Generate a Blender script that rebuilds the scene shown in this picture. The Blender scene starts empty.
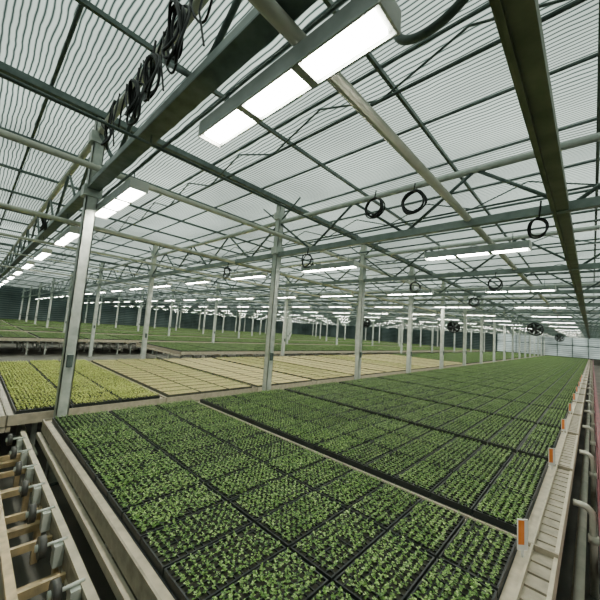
import bpy, math, random
import numpy as np
from mathutils import Vector, Matrix
random.seed(4); rng=np.random.default_rng(4)
H=1.2; CZ=2.0
def P(x,y,z): return (x*H, y*H, CZ+z*H)
FLOOR=-CZ/H
COL=bpy.context.scene.collection

# ---------------------------------------------------------------- materials
def mat(name,c1,c2=None,rough=.5,metal=0,scale=8,detail=4,bump=0,spec=.4):
    m=bpy.data.materials.new(name); m.use_nodes=True
    nt=m.node_tree; b=nt.nodes['Principled BSDF']
    b.inputs['Roughness'].default_value=rough; b.inputs['Metallic'].default_value=metal
    b.inputs['Specular IOR Level'].default_value=spec
    c2=c2 or tuple(x*.75 for x in c1)
    tc=nt.nodes.new('ShaderNodeTexCoord'); n=nt.nodes.new('ShaderNodeTexNoise')
    n.inputs['Scale'].default_value=scale; n.inputs['Detail'].default_value=detail
    r=nt.nodes.new('ShaderNodeValToRGB')
    r.color_ramp.elements[0].position=.3; r.color_ramp.elements[1].position=.7
    r.color_ramp.elements[0].color=(*c2,1); r.color_ramp.elements[1].color=(*c1,1)
    nt.links.new(tc.outputs['Object'],n.inputs['Vector'])
    nt.links.new(n.outputs['Fac'],r.inputs['Fac']); nt.links.new(r.outputs['Color'],b.inputs['Base Color'])
    if bump:
        bp=nt.nodes.new('ShaderNodeBump'); bp.inputs['Strength'].default_value=bump
        nt.links.new(n.outputs['Fac'],bp.inputs['Height']); nt.links.new(bp.outputs['Normal'],b.inputs['Normal'])
    return m
def emis(name,c,s):
    m=bpy.data.materials.new(name); m.use_nodes=True; nt=m.node_tree; nt.nodes.clear()
    e=nt.nodes.new('ShaderNodeEmission'); e.inputs[0].default_value=(*c,1); e.inputs[1].default_value=s
    o=nt.nodes.new('ShaderNodeOutputMaterial'); nt.links.new(e.outputs[0],o.inputs[0]); return m
def leafmat(name,cols):
    m=bpy.data.materials.new(name); m.use_nodes=True; nt=m.node_tree; b=nt.nodes['Principled BSDF']
    b.inputs['Roughness'].default_value=.38
    g=nt.nodes.new('ShaderNodeNewGeometry'); r=nt.nodes.new('ShaderNodeValToRGB')
    els=r.color_ramp.elements
    while len(els)<len(cols): els.new(.5)
    for i,c in enumerate(cols):
        els[i].position=i/(len(cols)-1); els[i].color=(*c,1)
    tc=nt.nodes.new('ShaderNodeTexCoord'); n=nt.nodes.new('ShaderNodeTexNoise'); n.inputs['Scale'].default_value=2.2
    mx=nt.nodes.new('ShaderNodeMath'); mx.operation='MULTIPLY_ADD'; mx.inputs[1].default_value=.7
    sub=nt.nodes.new('ShaderNodeMath'); sub.operation='MULTIPLY'; sub.inputs[1].default_value=.36
    nt.links.new(tc.outputs['Object'],n.inputs['Vector'])
    nt.links.new(n.outputs['Fac'],sub.inputs[0])
    nt.links.new(g.outputs['Random Per Island'],mx.inputs[0]); nt.links.new(sub.outputs[0],mx.inputs[2])
    nt.links.new(mx.outputs[0],r.inputs['Fac']); nt.links.new(r.outputs['Color'],b.inputs['Base Color'])
    return m
M_steel=mat('galvanised_steel',(.66,.69,.63),(.44,.49,.44),.38,.2,9)
M_dark=mat('weathered_steel',(.14,.18,.165),(.07,.10,.09),.45,.2,10)
M_chord=mat('painted_truss_steel',(.27,.32,.30),(.16,.21,.19),.4,.2,6)
M_pipe=mat('cream_pipe',(.74,.74,.62),(.56,.57,.47),.35,0,6)
M_olive=mat('olive_beam',(.22,.25,.15),(.12,.14,.08),.5,0,5)
M_wood=mat('bench_border',(.56,.50,.36),(.38,.34,.25),.5,0,12,6,.1)
M_wood2=mat('bench_side',(.37,.33,.24),(.21,.19,.14),.55,0,16,6,.1)
M_amber=mat('track_rail',(.62,.47,.25),(.36,.29,.17),.45,.1,14,5,.1)
M_tray=mat('black_tray',(.014,.02,.018),(.010,.012,.012),.5)
M_tray2=mat('grey_tray',(.07,.075,.05),(.045,.045,.03),.6)
M_soil=mat('peat',(.04,.042,.025),(.02,.02,.012),.9,0,60)
M_verm=mat('vermiculite',(.66,.56,.26),(.36,.31,.14),.9,0,30)
M_floor=mat('concrete',(.19,.185,.155),(.085,.085,.07),.75,0,1.2,8,.2)
M_black=mat('rubber',(.02,.022,.022),(.012,.012,.012),.45)
M_grey=mat('cast_roller',(.10,.10,.09),(.05,.05,.045),.4,.3)
M_white=mat('white_plastic',(.8,.8,.75),(.68,.68,.63),.4)
M_orange=mat('orange_label',(.85,.27,.06),(.75,.22,.04),.5)
M_red=mat('red_oxide',(.22,.05,.055),(.11,.025,.03),.5)
M_lamp=emis('led_diffuser',(1,.975,.86),75)
M_house=mat('lamp_housing',(.42,.46,.44),(.30,.34,.32),.4,.2)
M_g1=leafmat('leaf_green',[(.025,.075,.015),(.085,.20,.03),(.20,.35,.07),(.52,.66,.26)])
M_g2=leafmat('leaf_lime',[(.2,.28,.04),(.45,.54,.08),(.66,.73,.16),(.85,.86,.36)])
M_g3=leafmat('leaf_olive',[(.12,.19,.03),(.26,.33,.07),(.42,.47,.12),(.62,.60,.22)])

def translucent(name,ca,cb,scale,dist,axis='Y',tr=.75,p0=.08,p1=.5):
    m=bpy.data.materials.new(name); m.use_nodes=True; nt=m.node_tree; nt.nodes.clear()
    o=nt.nodes.new('ShaderNodeOutputMaterial'); mix=nt.nodes.new('ShaderNodeMixShader'); mix.inputs[0].default_value=tr
    d=nt.nodes.new('ShaderNodeBsdfDiffuse'); t=nt.nodes.new('ShaderNodeBsdfTranslucent')
    tc=nt.nodes.new('ShaderNodeTexCoord'); w=nt.nodes.new('ShaderNodeTexWave')
    w.bands_direction=axis; w.inputs['Scale'].default_value=scale; w.inputs['Distortion'].default_value=dist
    w.inputs['Detail'].default_value=1.5; w.inputs['Detail Scale'].default_value=.5
    r=nt.nodes.new('ShaderNodeValToRGB'); r.color_ramp.elements[0].position=p0; r.color_ramp.elements[1].position=p1
    r.color_ramp.elements[0].color=(*ca,1); r.color_ramp.elements[1].color=(*cb,1)
    n=nt.nodes.new('ShaderNodeTexNoise'); n.inputs['Scale'].default_value=.35; n.inputs['Detail'].default_value=3
    mr=nt.nodes.new('ShaderNodeMapRange'); mr.inputs[1].default_value=.3; mr.inputs[2].default_value=.7
    mr.inputs[3].default_value=.5; mr.inputs[4].default_value=1
    mu=nt.nodes.new('ShaderNodeVectorMath'); mu.operation='SCALE'
    L=nt.links.new
    L(tc.outputs['Object'],w.inputs['Vector']); L(tc.outputs['Object'],n.inputs['Vector'])
    L(w.outputs['Fac'],r.inputs['Fac']); L(n.outputs['Fac'],mr.inputs[0])
    L(r.outputs['Color'],mu.inputs[0]); L(mr.outputs[0],mu.inputs['Scale'])
    L(mu.outputs[0],d.inputs[0]); L(mu.outputs[0],t.inputs[0])
    L(d.outputs[0],mix.inputs[1]); L(t.outputs[0],mix.inputs[2]); L(mix.outputs[0],o.inputs[0])
    return m
M_curtain=translucent('shade_curtain',(.03,.055,.05),(.70,.79,.74),6.3,2.6,'Y',.75,.0,.5)
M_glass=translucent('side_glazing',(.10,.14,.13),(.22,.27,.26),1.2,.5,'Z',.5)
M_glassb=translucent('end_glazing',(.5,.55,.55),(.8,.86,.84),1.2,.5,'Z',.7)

# ---------------------------------------------------------------- mesh builder
class MB:
    def __init__(s): s.v=[];s.f=[];s.m=[];s.sm=[];s.mats=[]
    def mi(s,m):
        if m not in s.mats: s.mats.append(m)
        return s.mats.index(m)
    def box(s,a,b,m):
        x0,y0,z0=[min(a[i],b[i]) for i in range(3)]; x1,y1,z1=[max(a[i],b[i]) for i in range(3)]
        k=len(s.v); s.v+=[(x0,y0,z0),(x1,y0,z0),(x1,y1,z0),(x0,y1,z0),(x0,y0,z1),(x1,y0,z1),(x1,y1,z1),(x0,y1,z1)]
        for f in [(0,3,2,1),(4,5,6,7),(0,1,5,4),(1,2,6,5),(2,3,7,6),(3,0,4,7)]:
            s.f.append(tuple(k+i for i in f)); s.m.append(s.mi(m)); s.sm.append(False)
    def tube(s,pts,r,m,n=10,cap=True,closed=False):
        pts=[Vector(p) for p in pts]; N=len(pts); rings=[]; prev=None
        for i,p in enumerate(pts):
            if closed: d=pts[(i+1)%N]-pts[i-1]
            elif i==0: d=pts[1]-p
            elif i==N-1: d=p-pts[-2]
            else: d=(pts[i+1]-p).normalized()+(p-pts[i-1]).normalized()
            d.normalize()
            if prev is None: u=d.orthogonal().normalized()
            else: u=(prev-d*prev.dot(d)).normalized()
            prev=u; w=d.cross(u); k=len(s.v)
            for j in range(n):
                a=2*math.pi*j/n; s.v.append(tuple(p+(u*math.cos(a)+w*math.sin(a))*r))
            rings.append(k)
        mi=s.mi(m)
        for i in range(N if closed else N-1):
            a=rings[i];b=rings[(i+1)%N]
            for j in range(n):
                s.f.append((a+j,a+(j+1)%n,b+(j+1)%n,b+j)); s.m.append(mi); s.sm.append(n>5)
        if cap and not closed:
            s.f.append(tuple(rings[0]+j for j in reversed(range(n)))); s.m.append(mi); s.sm.append(False)
            s.f.append(tuple(rings[-1]+j for j in range(n))); s.m.append(mi); s.sm.append(False)
    def mesh(s,name):
        me=bpy.data.meshes.new(name); me.from_pydata(s.v,[],s.f)
        for m in s.mats: me.materials.append(m)
        me.polygons.foreach_set('material_index',s.m); me.polygons.foreach_set('use_smooth',s.sm); me.update(); return me
def obj(name,me,loc=(0,0,0),parent=None):
    o=bpy.data.objects.new(name,me); o.location=loc; COL.objects.link(o)
    if parent: o.parent=parent
    return o

# ---------------------------------------------------------------- seedling trays
def trays(nx,ny,dx,dy,leaf,soil,density=1.0,nleaf=9,size=1.0,trm=None,depth=.014,name='seedling_trays'):
    trm=trm or M_tray
    b=MB(); TH=.045; pts=[]; t=.008
    for i in range(nx):
        for j in range(ny):
            jx=random.uniform(-.0015,.0015)
            x0=i*dx+.006+jx; x1=(i+1)*dx-.006+jx; y0=j*dy+.010; y1=(j+1)*dy-.010
            b.box((x0,y0,0),(x1,y0+t,TH),trm); b.box((x0,y1-t,0),(x1,y1,TH),trm)
            b.box((x0,y0+t,0),(x0+t,y1-t,TH),trm); b.box((x1-t,y0+t,0),(x1,y1-t,TH),trm)
            b.box((x0+t,y0+t,0),(x1-t,y1-t,TH-depth),soil)
            if depth>.01:
                for a in range(1,6):
                    xx=x0+(x1-x0)*a/6; b.box((xx-.003,y0+t,TH-.014),(xx+.003,y1-t,TH-.005),trm)
                for a in range(1,12):
                    yy=y0+(y1-y0)*a/12; b.box((x0+t,yy-.003,TH-.0142),(x1-t,yy+.003,TH-.0052),trm)
            vig=random.uniform(.86,1.12)
            for a in range(6):
                for c in range(12):
                    if random.random()>density: continue
                    pts.append((x0+.011+(a+.5)/6*(x1-x0-.022),y0+.010+(c+.5)/12*(y1-y0-.020),vig*random.uniform(.8,1.15)))
    b.box((.0,.0,-.0005),(nx*dx,ny*dy,.002),trm)
    li=b.mi(leaf); pts=np.array(pts); n=len(pts)
    for k in range(nleaf):
        az=rng.uniform(0,2*np.pi,n)+k*2.4; lvl=k/max(1,nleaf-1)
        L=(rng.uniform(.016,.025,n))*size*pts[:,2]*(1-.35*lvl); W=L*.33
        base=np.stack([pts[:,0]+rng.normal(0,.002,n),pts[:,1]+rng.normal(0,.002,n),TH-depth+.002+(.008+.028*lvl*pts[:,2]+rng.uniform(0,.006,n))*size],1)
        d=np.stack([np.cos(az),np.sin(az),rng.uniform(.15,.9,n)],1)
        pr=np.stack([-np.sin(az),np.cos(az),rng.uniform(-.3,.3,n)],1)
        mid=base+d*(L*.55)[:,None]
        tip=base+d*L[:,None]; tip[:,2]-=L*.35
        l=mid+pr*W[:,None]; r=mid-pr*W[:,None]
        k0=len(b.v)
        b.v+= [tuple(x) for x in np.stack([base,l,tip,r],1).reshape(-1,3).tolist()]
        b.f+= [(k0+4*q,k0+4*q+1,k0+4*q+2,k0+4*q+3) for q in range(n)]
        b.m+= [li]*n; b.sm+=[False]*n
    return b.mesh(name)
DX=3.46*H/14; DY=1.43*H/3; D2=3.9*H/16
T_near=trays(14,3,DX,DY,M_g1,M_soil,.98,13,1.0)
T_g2=trays(14,3,DX,DY,M_g1,M_soil,.96,10,1.0)
T_lime=trays(16,3,D2,DY,M_g2,M_soil,.98,10,1.2)
T_olive=trays(16,3,D2,DY,M_g3,M_verm,.95,7,.85,M_tray2,.006)
T_tan=trays(16,3,D2,DY,M_g3,M_verm,.7,4,.62,M_tray2,.004)
T_green16=trays(16,3,D2,DY,M_g1,M_soil,.95,8,1.0)

def bench_mesh(L,W,x_ext=.0):
    b=MB(); e=.055
    b.box((-e,-e,-.03),(L+e,W+e,-.001),M_wood)
    for y0 in (-e-.012,W+e): b.box((-e-.012,y0,-.10),(L+e+x_ext,y0+.012,.022),M_wood2)
    b.box((-e-.012,-e,-.10),(-e,W+e,.022),M_wood2)
    b.box((L+e,-e,-.10),(L+e+.012,W+e,.022),M_wood)
    for y0 in (-e-.05,W+e+.012): b.box((-e,y0,-.17),(L+e,y0+.038,-.115),M_wood)
    b.box((-e-.05,-e,-.17),(-e-.012,W+e,-.115),M_wood)
    if x_ext:
        n=14
        for i in range(n):
            y=-e+(W+2*e)*(i+.08)/n
            b.box((L+e+.012,y,-.03),(L+e+x_ext-.02,y+(W+2*e)/n*.84,-.008),M_wood2)
        b.box((L+e+x_ext-.02,-e,-.12),(L+e+x_ext,W+e,.0),M_wood)
    zf=-(.8)
    for fx in (.08,.36,.64,.92):
        x=L*fx
        b.box((x-.025,0,-.16),(x+.025,W,-.10),M_steel)
        for y in (W*.15,W*.85):
            b.box((x-.025,y-.025,zf+.045),(x+.025,y+.025,-.16),M_steel)
            b.box((x-.06,y-.06,zf+.045),(x+.06,y+.06,zf+.055),M_steel)
    for y in (W*.15,W*.85):
        b.tube([(0,y,-.5),(L,y,-.5)],.02,M_pipe,8)
    return b.mesh('seedling_bench')
B1=bench_mesh(3.46*H,1.43*H,.13)
B2=bench_mesh(3.9*H,1.43*H,0)
ZB=P(0,0,-1)[2]
def place(bm,tm,x,y):
    o=obj('seedling_bench',bm,(x*H,y*H,ZB-.045)); obj('seedling_trays',tm,(0,0,.0),o); return o
PITCH=1.535
NB=29
for i in range(NB):
    place(B1,T_near if i<2 else T_g2,-3.75,.65+i*PITCH)
for i in range(-1,NB):
    t=T_lime if i<=0 else (T_olive if i in (1,3,6) else (T_tan if i<10 else T_green16))
    place(B2,t,-8.05,.42+i*PITCH)
for x in (-13.95,-19.0,-24.3,-29.6,-34.9,-40.2):
    for i in range(-1,NB):
        if x>-14 and i<3: continue
        place(B2,T_green16,x,.42+i*PITCH)

# label stakes
lb=MB()
lb.box((-.004,-.03,0),(.004,.03,.17),M_white); lb.box((-.0045,-.028,.03),(.0045,.008,.165),M_orange)
lb.box((-.003,-.006,-.04),(.003,.006,0),M_white)
LM=lb.mesh('plant_label')
for i in range(9):
    obj('plant_label',LM,(-.262*H,(.65+1.36+i*PITCH)*H-.03,ZB+.003)).rotation_euler=(0,0,math.radians(-50+random.uniform(-8,8)))

# ---------------------------------------------------------------- structure
TY0=.75; TP=2.72; NT=17
ROWS=[1.4,-3.9,-9.2,-14.5,-19.8,-25.1,-30.4,-35.7,-41.0]
pb=MB()
s=.062; top=(2.12-FLOOR)*H
pb.box((-s,-s,0),(s,-s+.012,top),M_steel); pb.box((-s,s-.012,0),(s,s,top),M_steel); pb.box((s-.012,-s,0),(s,s,top),M_steel)
pb.box((-s,-s,0),(-s+.012,-s+.04,top),M_steel); pb.box((-s,s-.04,0),(-s+.012,s,top),M_steel)
pb.box((-.11,-.13,0),(.11,.13,.015),M_dark)
for z in (1.3,1.9):
    zz=(z-FLOOR)*H; pb.box((-.08,-.1,zz-.07),(.08,.1,zz+.07),M_steel)
pb.box((s,-.03,1.35),(s+.03,.03,1.5),M_dark)
PM=pb.mesh('support_post')
for ri,x in enumerate(ROWS):
    for k in range(NT):
        if x>0 and k==0: continue
        if ri>=2 and k%2==0: continue
        obj('support_post',PM,(x*H,(TY0+k*TP)*H,0))
XA,XB=-43,7
def truss(first=False):
    b=MB(); zb,zu=(1.38,1.98) if first else (1.24,1.80)
    zl=CZ+zb*H; zt=CZ+zu*H
    b.box((XA*H,-.04,zl-.06),(XB*H,.04,zl+.06) if first else (XB*H,.04,zl+.035),M_chord)
    if first: b.box((XA*H,-.07,zl-.075),(XB*H,.07,zl-.06),M_dark)
    b.tube([(XA*H,0,zt),(XB*H,0,zt)],.045,M_pipe if first else M_steel,8)
    pitch=5.3/7; x=-41.0; up=False
    for i in range(int((XB-x)/pitch)):
        a=(x+i*pitch)*H; c=(x+(i+1)*pitch)*H
        if up: b.tube([(a,0,zt),(c,0,zl)],.022,M_dark,6)
        else: b.tube([(a,0,zl),(c,0,zt)],.022,M_dark,6)
        up=not up
    for x in ROWS:
        b.tube([(x*H,0,zt),(x*H-.55,0,CZ+2.14*H)],.018,M_dark,6); b.tube([(x*H,0,zt),(x*H+.55,0,CZ+2.14*H)],.018,M_dark,6)
    return b.mesh('roof_truss')
T0=truss(True); T1=truss()
for k in range(NT): obj('roof_truss',T0 if k==0 else T1,(0,(TY0+k*TP)*H,0))
b=MB(); zl=CZ+1.92*H; zt=CZ+2.15*H
b.tube([(XA*H,0,zl),(XB*H,0,zl)],.02,M_dark,6)
x=-41.0; pitch=5.3/8; up=False
for i in range(int((XB-x)/pitch)):
    a=(x+i*pitch)*H; c=(x+(i+1)*pitch)*H
    b.tube([(a,0,zt if up else zl),(c,0,zl if up else zt)],.012,M_dark,5); up=not up
TM=b.mesh('roof_tie')
for k in range(NT-1): obj('roof_tie',TM,(0,(TY0+(k+.5)*TP)*H,0))
YA,YB=-4,47.5
b=MB()
for x in ROWS:
    b.box((x*H-.09,YA*H,CZ+2.13*H),(x*H+.09,YB*H,CZ+2.20*H),M_dark)
obj('roof_gutter',b.mesh('roof_gutter'))
b=MB()
x=ROWS[0]+5.3
while x>-43:
    for q in (1,2,3):
        xx=(x-q*5.3/4)*H
        b.box((xx-.018,YA*H,CZ+2.16*H),(xx+.018,YB*H,CZ+2.20*H),M_dark)
    x-=5.3
obj('roof_purlin',b.mesh('roof_purlin'))
b=MB(); y=TY0-TP*1.5
while y<YB:
    b.tube([(XA*H,y*H,CZ+2.225*H),(XB*H,y*H,CZ+2.225*H)],.02,M_dark,6); y+=TP/3
obj('curtain_rail',b.mesh('curtain_rail'))
b=MB(); ys=np.arange(YA,YB+.01,TP/24); mi=b.mi(M_curtain)
for k,y in enumerate(ys):
    ph=((y-(TY0-TP*1.5))/(TP/3))%1
    z=2.27-.05*math.sin(math.pi*ph)
    b.v+=[(XA*H,y*H,CZ+z*H),(XB*H,y*H,CZ+z*H)]
for k in range(len(ys)-1):
    b.f.append((2*k,2*k+1,2*k+3,2*k+2)); b.m.append(mi); b.sm.append(True)
obj('ceiling',b.mesh('ceiling'))

def ypipe(name,X,Z,r,m,n=12):
    b=MB(); b.tube([P(X,YA+.2,Z),P(X,YB-.3,Z)],r,m,n)
    y=TY0
    while y<YB-1:
        b.tube([P(X,y,Z),P(X,y,1.33 if Z<1.33 else Z+.02)],.008,M_dark,5); y+=TP
    return obj(name,b.mesh(name))
ypipe('heating_pipe',-3.76,1.53,.04,M_pipe)
ypipe('heating_pipe',-.93,1.275,.042,M_pipe)
ypipe('heating_pipe',-5.1,1.22,.035,M_pipe)
ypipe('heating_pipe',-7.1,1.22,.03,M_pipe)
ypipe('heating_pipe',-12.4,1.22,.03,M_pipe)
ypipe('irrigation_pipe',-2.3,1.25,.012,M_dark)
ypipe('irrigation_pipe',-9.5,1.25,.02,M_pipe)
b=MB(); b.box(P(-.25,YA+.2,1.2),P(-.13,YB-.3,1.29),M_olive); b.box(P(-.23,YA+.2,1.17),P(-.215,YB-.3,1.2),M_olive)
obj('track_beam',b.mesh('track_beam'))

# ---------------------------------------------------------------- LED fixtures
def fixture():
    b=MB(); L=1.19*H; W=.16; h=.10
    b.box((0,-W/2,.022),(L,W/2,h),M_house)
    b.box((0,-W/2-.01,0),(L,-W/2,h+.01),M_house); b.box((0,W/2,0),(L,W/2+.01,h+.01),M_house)
    b.box((-.012,-W/2-.01,-.004),(0,W/2+.01,h+.01),M_white); b.box((L,-W/2-.01,-.004),(L+.012,W/2+.01,h+.01),M_white)
    for i in range(3):
        x0=L*i/3+.035; x1=L*(i+1)/3-.035
        b.box((x0,-W/2+.018,.004),(x1,W/2-.018,.0205),M_lamp)
    for i in (1,2): b.box((L*i/3-.025,-W/2,-.002),(L*i/3+.025,W/2,.022),M_house)
    for x in (.2,L-.2):
        b.tube([(x,0,h),(x,0,h+.16)],.006,M_dark,5)
        b.box((x-.02,-.03,h),(x+.02,.03,h+.02),M_dark)
    for i in range(7):
        x=.3+i*(L-.6)/6; b.box((x-.004,-W/2+.02,h),(x+.004,W/2-.02,h+.025),M_house)
    return b.mesh('grow_light_fixture')
FM=fixture()
for r in range(13):
    Y=.89+3.46*r+(.22 if r in (7,11) else 0)
    for c in range(18):
        X=-1.70+2.37-2.37*c
        if X<-40: continue
        obj('grow_light_fixture',FM,P(X,Y,1.11))
    b=MB(); b.tube([P(-41,Y,1.345),P(5,Y,1.345)],.014,M_dark,6)
    obj('lamp_carrier_rail',b.mesh('lamp_carrier_rail'))

# ---------------------------------------------------------------- cable coils
def coil(X,Y,Z,R,n=4,asp=1.0,ht=.12):
    b=MB()
    for k in range(n):
        rr=R*random.uniform(.82,1.08); oy=random.uniform(-.03,.03); ph=random.uniform(0,6); ox=random.uniform(-.02,.02)
        pts=[]
        for i in range(28):
            a=2*math.pi*i/28
            pts.append((ox+rr/asp*math.cos(a)*(1+.06*math.sin(2*a+ph)),oy+.02*math.sin(a*2+k),rr*asp*math.sin(a)+(R-rr)*asp))
        b.tube(pts,.0105,M_black,6,closed=True)
    b.tube([(0,0,R*asp*.98),(0.02,0,R*asp+ht)],.01,M_black,5)
    return obj('cable_coil',b.mesh('cable_coil'),P(X,Y,Z))
coil(-1.74,.62,1.66,.15,5,1.35); coil(-2.05,.62,1.55,.13,4,1.3); coil(-2.32,.62,1.50,.14,4,1.3); coil(-2.9,.62,1.47,.1,3,1.2)
coil(-2.0,3.36,1.60,.15,6); coil(-1.49,3.36,1.56,.15,6); coil(-.33,3.36,1.03,.10,2,1.1,.2); coil(-6,.62,1.3,.12)
coil(-3.1,3.36,1.02,.12,3); coil(-5.2,3.36,1.0,.12,3); coil(-1.2,6.08,1.0,.13,3); coil(-2.6,6.08,1.0,.13,3); coil(-2.2,8.8,1.0,.14,3)
b=MB()
for k in range(6):
    x=-1.3-.36*k; pts=[]
    for i in range(17):
        t=i/16; pts.append(P(x-.42*t,.68-.01*math.sin(t*9),1.93-(.30+.14*math.sin(k*2.3))*math.sin(math.pi*t)))
    b.tube(pts,.009,M_black,5)
for k in range(4):
    x=-1.5-.5*k; b.tube([P(x,.68,1.95),P(x-.05,.67,1.7),P(x+.03,.68,1.45)],.008,M_black,5)
obj('hanging_cable',b.mesh('hanging_cable'))
b=MB(); pts=[]
for i in range(25):
    a=math.pi*i/24; pts.append(P(-.44+.17*math.cos(a),1.12-.02*math.cos(a),1.34-.12*math.sin(a)))
b.tube(pts,.022,M_dark,10)
obj('flexible_duct',b.mesh('flexible_duct'))

# ---------------------------------------------------------------- circulation fans
def fan(X,Y,Z):
    b=MB(); R=.38
    for y in (-.12,0,.12): 
        b.tube([(R*math.cos(2*math.pi*i/28),y,R*math.sin(2*math.pi*i/28)) for i in range(28)],.03,M_black,6,closed=True)
    for i in range(16):
        a=2*math.pi*i/16; b.tube([(.06*math.cos(a),-.12,.06*math.sin(a)),(R*math.cos(a),-.12,R*math.sin(a))],.008,M_black,4)
    b.tube([(0,-.13,0),(0,.13,0)],.11,M_black,14)
    mi=b.mi(M_black)
    for i in range(5):
        a=2*math.pi/5*i; k=len(b.v)
        for rr,da,dy in ((.08,-.3,-.04),(.35,-.5,-.06),(.35,.5,.06),(.08,.3,.04)):
            b.v.append((rr*math.cos(a+da),dy,rr*math.sin(a+da)))
        b.f.append((k,k+1,k+2,k+3)); b.m.append(mi); b.sm.append(False)
    b.tube([(0,0,R),(0,0,1.24*H-Z*H)],.015,M_dark,6)
    obj('circulation_fan',b.mesh('circulation_fan'),P(X,Y,Z))
fy=TY0+7*TP
fan(-2.1,fy,.85); fan(-6.0,fy,.78); fan(-2.1,TY0+13*TP,.85); fan(-12,fy,.8)

# ---------------------------------------------------------------- right aisle plumbing
b=MB()
for i in range(NB):
    yy=.65+i*PITCH+.95
    pts=[P(-.115,yy,-1.10),P(-.07,yy,-1.10)]
    for k in range(1,7):
        a=math.pi/2*k/6; pts.append(P(-.07+.06*math.sin(a),yy,-1.10-.06*(1-math.cos(a))))
    pts.append(P(-.01,yy,FLOOR)); b.tube(pts,.026,M_pipe,10)
    b.tube([P(-.01,yy,-1.28),P(-.01,yy,-1.33)],.036,M_pipe,10)
obj('water_riser_pipe',b.mesh('water_riser_pipe'))
b=MB(); b.tube([P(-.07,.2,-1.32),P(-.07,YB-1,-1.32)],.028,M_pipe,10)
b.tube([P(-.09,.2,-1.5),P(-.09,YB-1,-1.5)],.03,M_wood,10)
obj('heating_rail',b.mesh('heating_rail'))
b=MB(); b.box(P(.03,.2,-1.2),P(.07,YB-1,-.98),M_red); b.box(P(.02,.2,-1.55),P(.07,YB-1,-1.40),M_red)
y=.4
while y<YB-1: b.box(P(.03,y,FLOOR),P(.07,y+.05,-1.2),M_red); y+=1.5
obj('aisle_guard_rail',b.mesh('aisle_guard_rail'))

# ---------------------------------------------------------------- bench transport track lower left
b=MB(); TX0=-4.0
def rail(Y,Z,w,m):
    b.box(P(TX0,Y-w,Z-.025),P(-.3,Y+w,Z),m); b.box(P(TX0,Y-.01,Z-.13),P(-.3,Y+.01,Z-.025),M_wood2)
    b.box(P(TX0,Y-w,Z-.15),P(-.3,Y+w,Z-.13),m)
    x=TX0+.05
    while x<-.3: b.box(P(x,Y-.018,FLOOR),P(x+.036,Y+.018,Z-.15),M_amber); x+=.6
rail(.485,-1.16,.018,M_wood); rail(.27,-1.24,.018,M_amber)
x=TX0+.2
while x<-.4:
    b.tube([P(x,.365,-1.16),P(x,.395,-1.16)],.058,M_grey,20)
    b.tube([P(x,.355,-1.16),P(x,.40,-1.16)],.02,M_steel,12)
    b.tube([P(x,.39,-1.16),P(x,.485,-1.16)],.010,M_steel,8)
    b.box(P(x-.03,.43,-1.27),P(x+.03,.47,-1.17),M_steel)
    b.box(P(x+.1,.29,-1.30),P(x+.12,.47,-1.26),M_amber)
    x+=.36
x=TX0+.1
while x<-.4:
    b.box(P(x,.0,-1.42),P(x+.05,.485,-1.38),M_amber); x+=.6
b.tube([P(TX0,.14,-1.36),P(-.3,.14,-1.36)],.026,M_pipe,10)
b.tube([P(TX0,.02,-1.36),P(-.3,.02,-1.36)],.026,M_wood,10)
for X,Z in ((-3.3,-1.02),(-2.95,-1.06),(-2.3,-1.10)):
    b.tube([P(X,-1.0,Z),P(X,.20,Z)],.024,M_pipe,10); b.tube([P(X,-.8,Z),P(X,-.8,FLOOR)],.025,M_pipe,8)
    b.tube([P(X,.19,Z),P(X,.19,FLOOR)],.018,M_pipe,8); b.tube([P(X,.15,Z-.001),P(X,.215,Z-.001)],.032,M_steel,10)
obj('bench_transport_track',b.mesh('bench_transport_track'))

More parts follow.
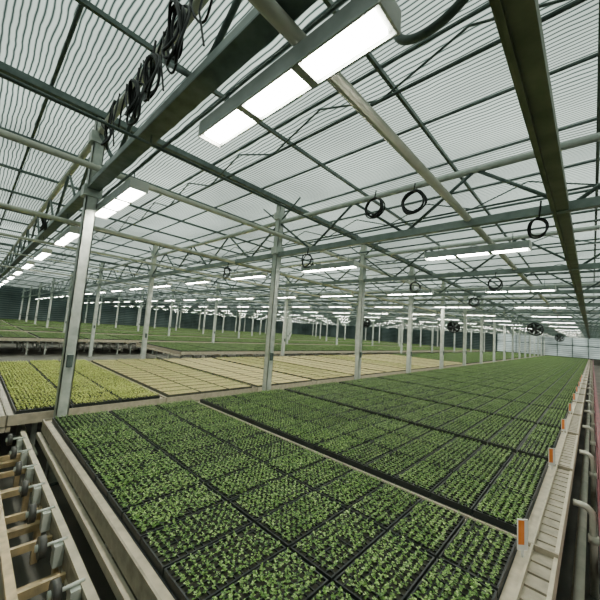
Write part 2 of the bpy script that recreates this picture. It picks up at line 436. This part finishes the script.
# ---------------------------------------------------------------- shell
b=MB(); b.box((XA*H,YA*H,-.1),(XB*H,YB*H,0),M_floor); obj('floor',b.mesh('floor'))
zt=CZ+2.3*H
def wall(name,a,c,axis,gl):
    b=MB(); L=abs(c[0]-a[0]) if axis=='x' else abs(c[1]-a[1])
    t=.06
    def bx(u0,u1,z0,z1,m,d=0):
        if axis=='x': b.box((a[0]+u0,a[1]-t/2-d,z0),(a[0]+u1,a[1]+t/2+d,z1),m)
        else: b.box((a[0]-t/2-d,a[1]+u0,z0),(a[0]+t/2+d,a[1]+u1,z1),m)
    bx(0,L,0,.8,M_floor,.04)
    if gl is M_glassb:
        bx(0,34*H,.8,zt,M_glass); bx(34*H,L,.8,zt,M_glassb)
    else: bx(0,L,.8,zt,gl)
    u=0
    while u<L: bx(u,min(u+.06,L),.8,zt,M_dark,.05); u+=1.6
    for z in (.8,2.4,3.9): bx(0,L,z-.04,z+.04,M_dark,.04)
    return obj(name,b.mesh(name))
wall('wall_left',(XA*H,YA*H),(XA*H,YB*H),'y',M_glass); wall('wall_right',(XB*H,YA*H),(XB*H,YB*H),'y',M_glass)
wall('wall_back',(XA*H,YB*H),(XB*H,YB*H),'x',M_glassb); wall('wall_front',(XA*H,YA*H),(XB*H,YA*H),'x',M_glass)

w=bpy.data.worlds.new('sky'); bpy.context.scene.world=w; w.use_nodes=True
bg=w.node_tree.nodes['Background']; bg.inputs[0].default_value=(.96,1,.95,1); bg.inputs[1].default_value=2.5

# ---------------------------------------------------------------- camera
f=310.0
ex=Vector((330,-6,-310)).normalized(); ey=Vector((293,50,310)); ey=(ey-ex*ey.dot(ex)).normalized(); ez=ex.cross(ey)
right=Vector((ex.x,ey.x,ez.x)); down=Vector((ex.y,ey.y,ez.y)); fw=Vector((ex.z,ey.z,ez.z))
cam=bpy.data.cameras.new('camera'); co=bpy.data.objects.new('camera',cam); COL.objects.link(co)
up=-down; bk=-fw
M=Matrix(((right.x,up.x,bk.x,0),(right.y,up.y,bk.y,0),(right.z,up.z,bk.z,CZ),(0,0,0,1)))
co.matrix_world=M
cam.sensor_width=36; cam.lens=f/600*36; cam.clip_start=.02; cam.clip_end=500
bpy.context.scene.camera=co
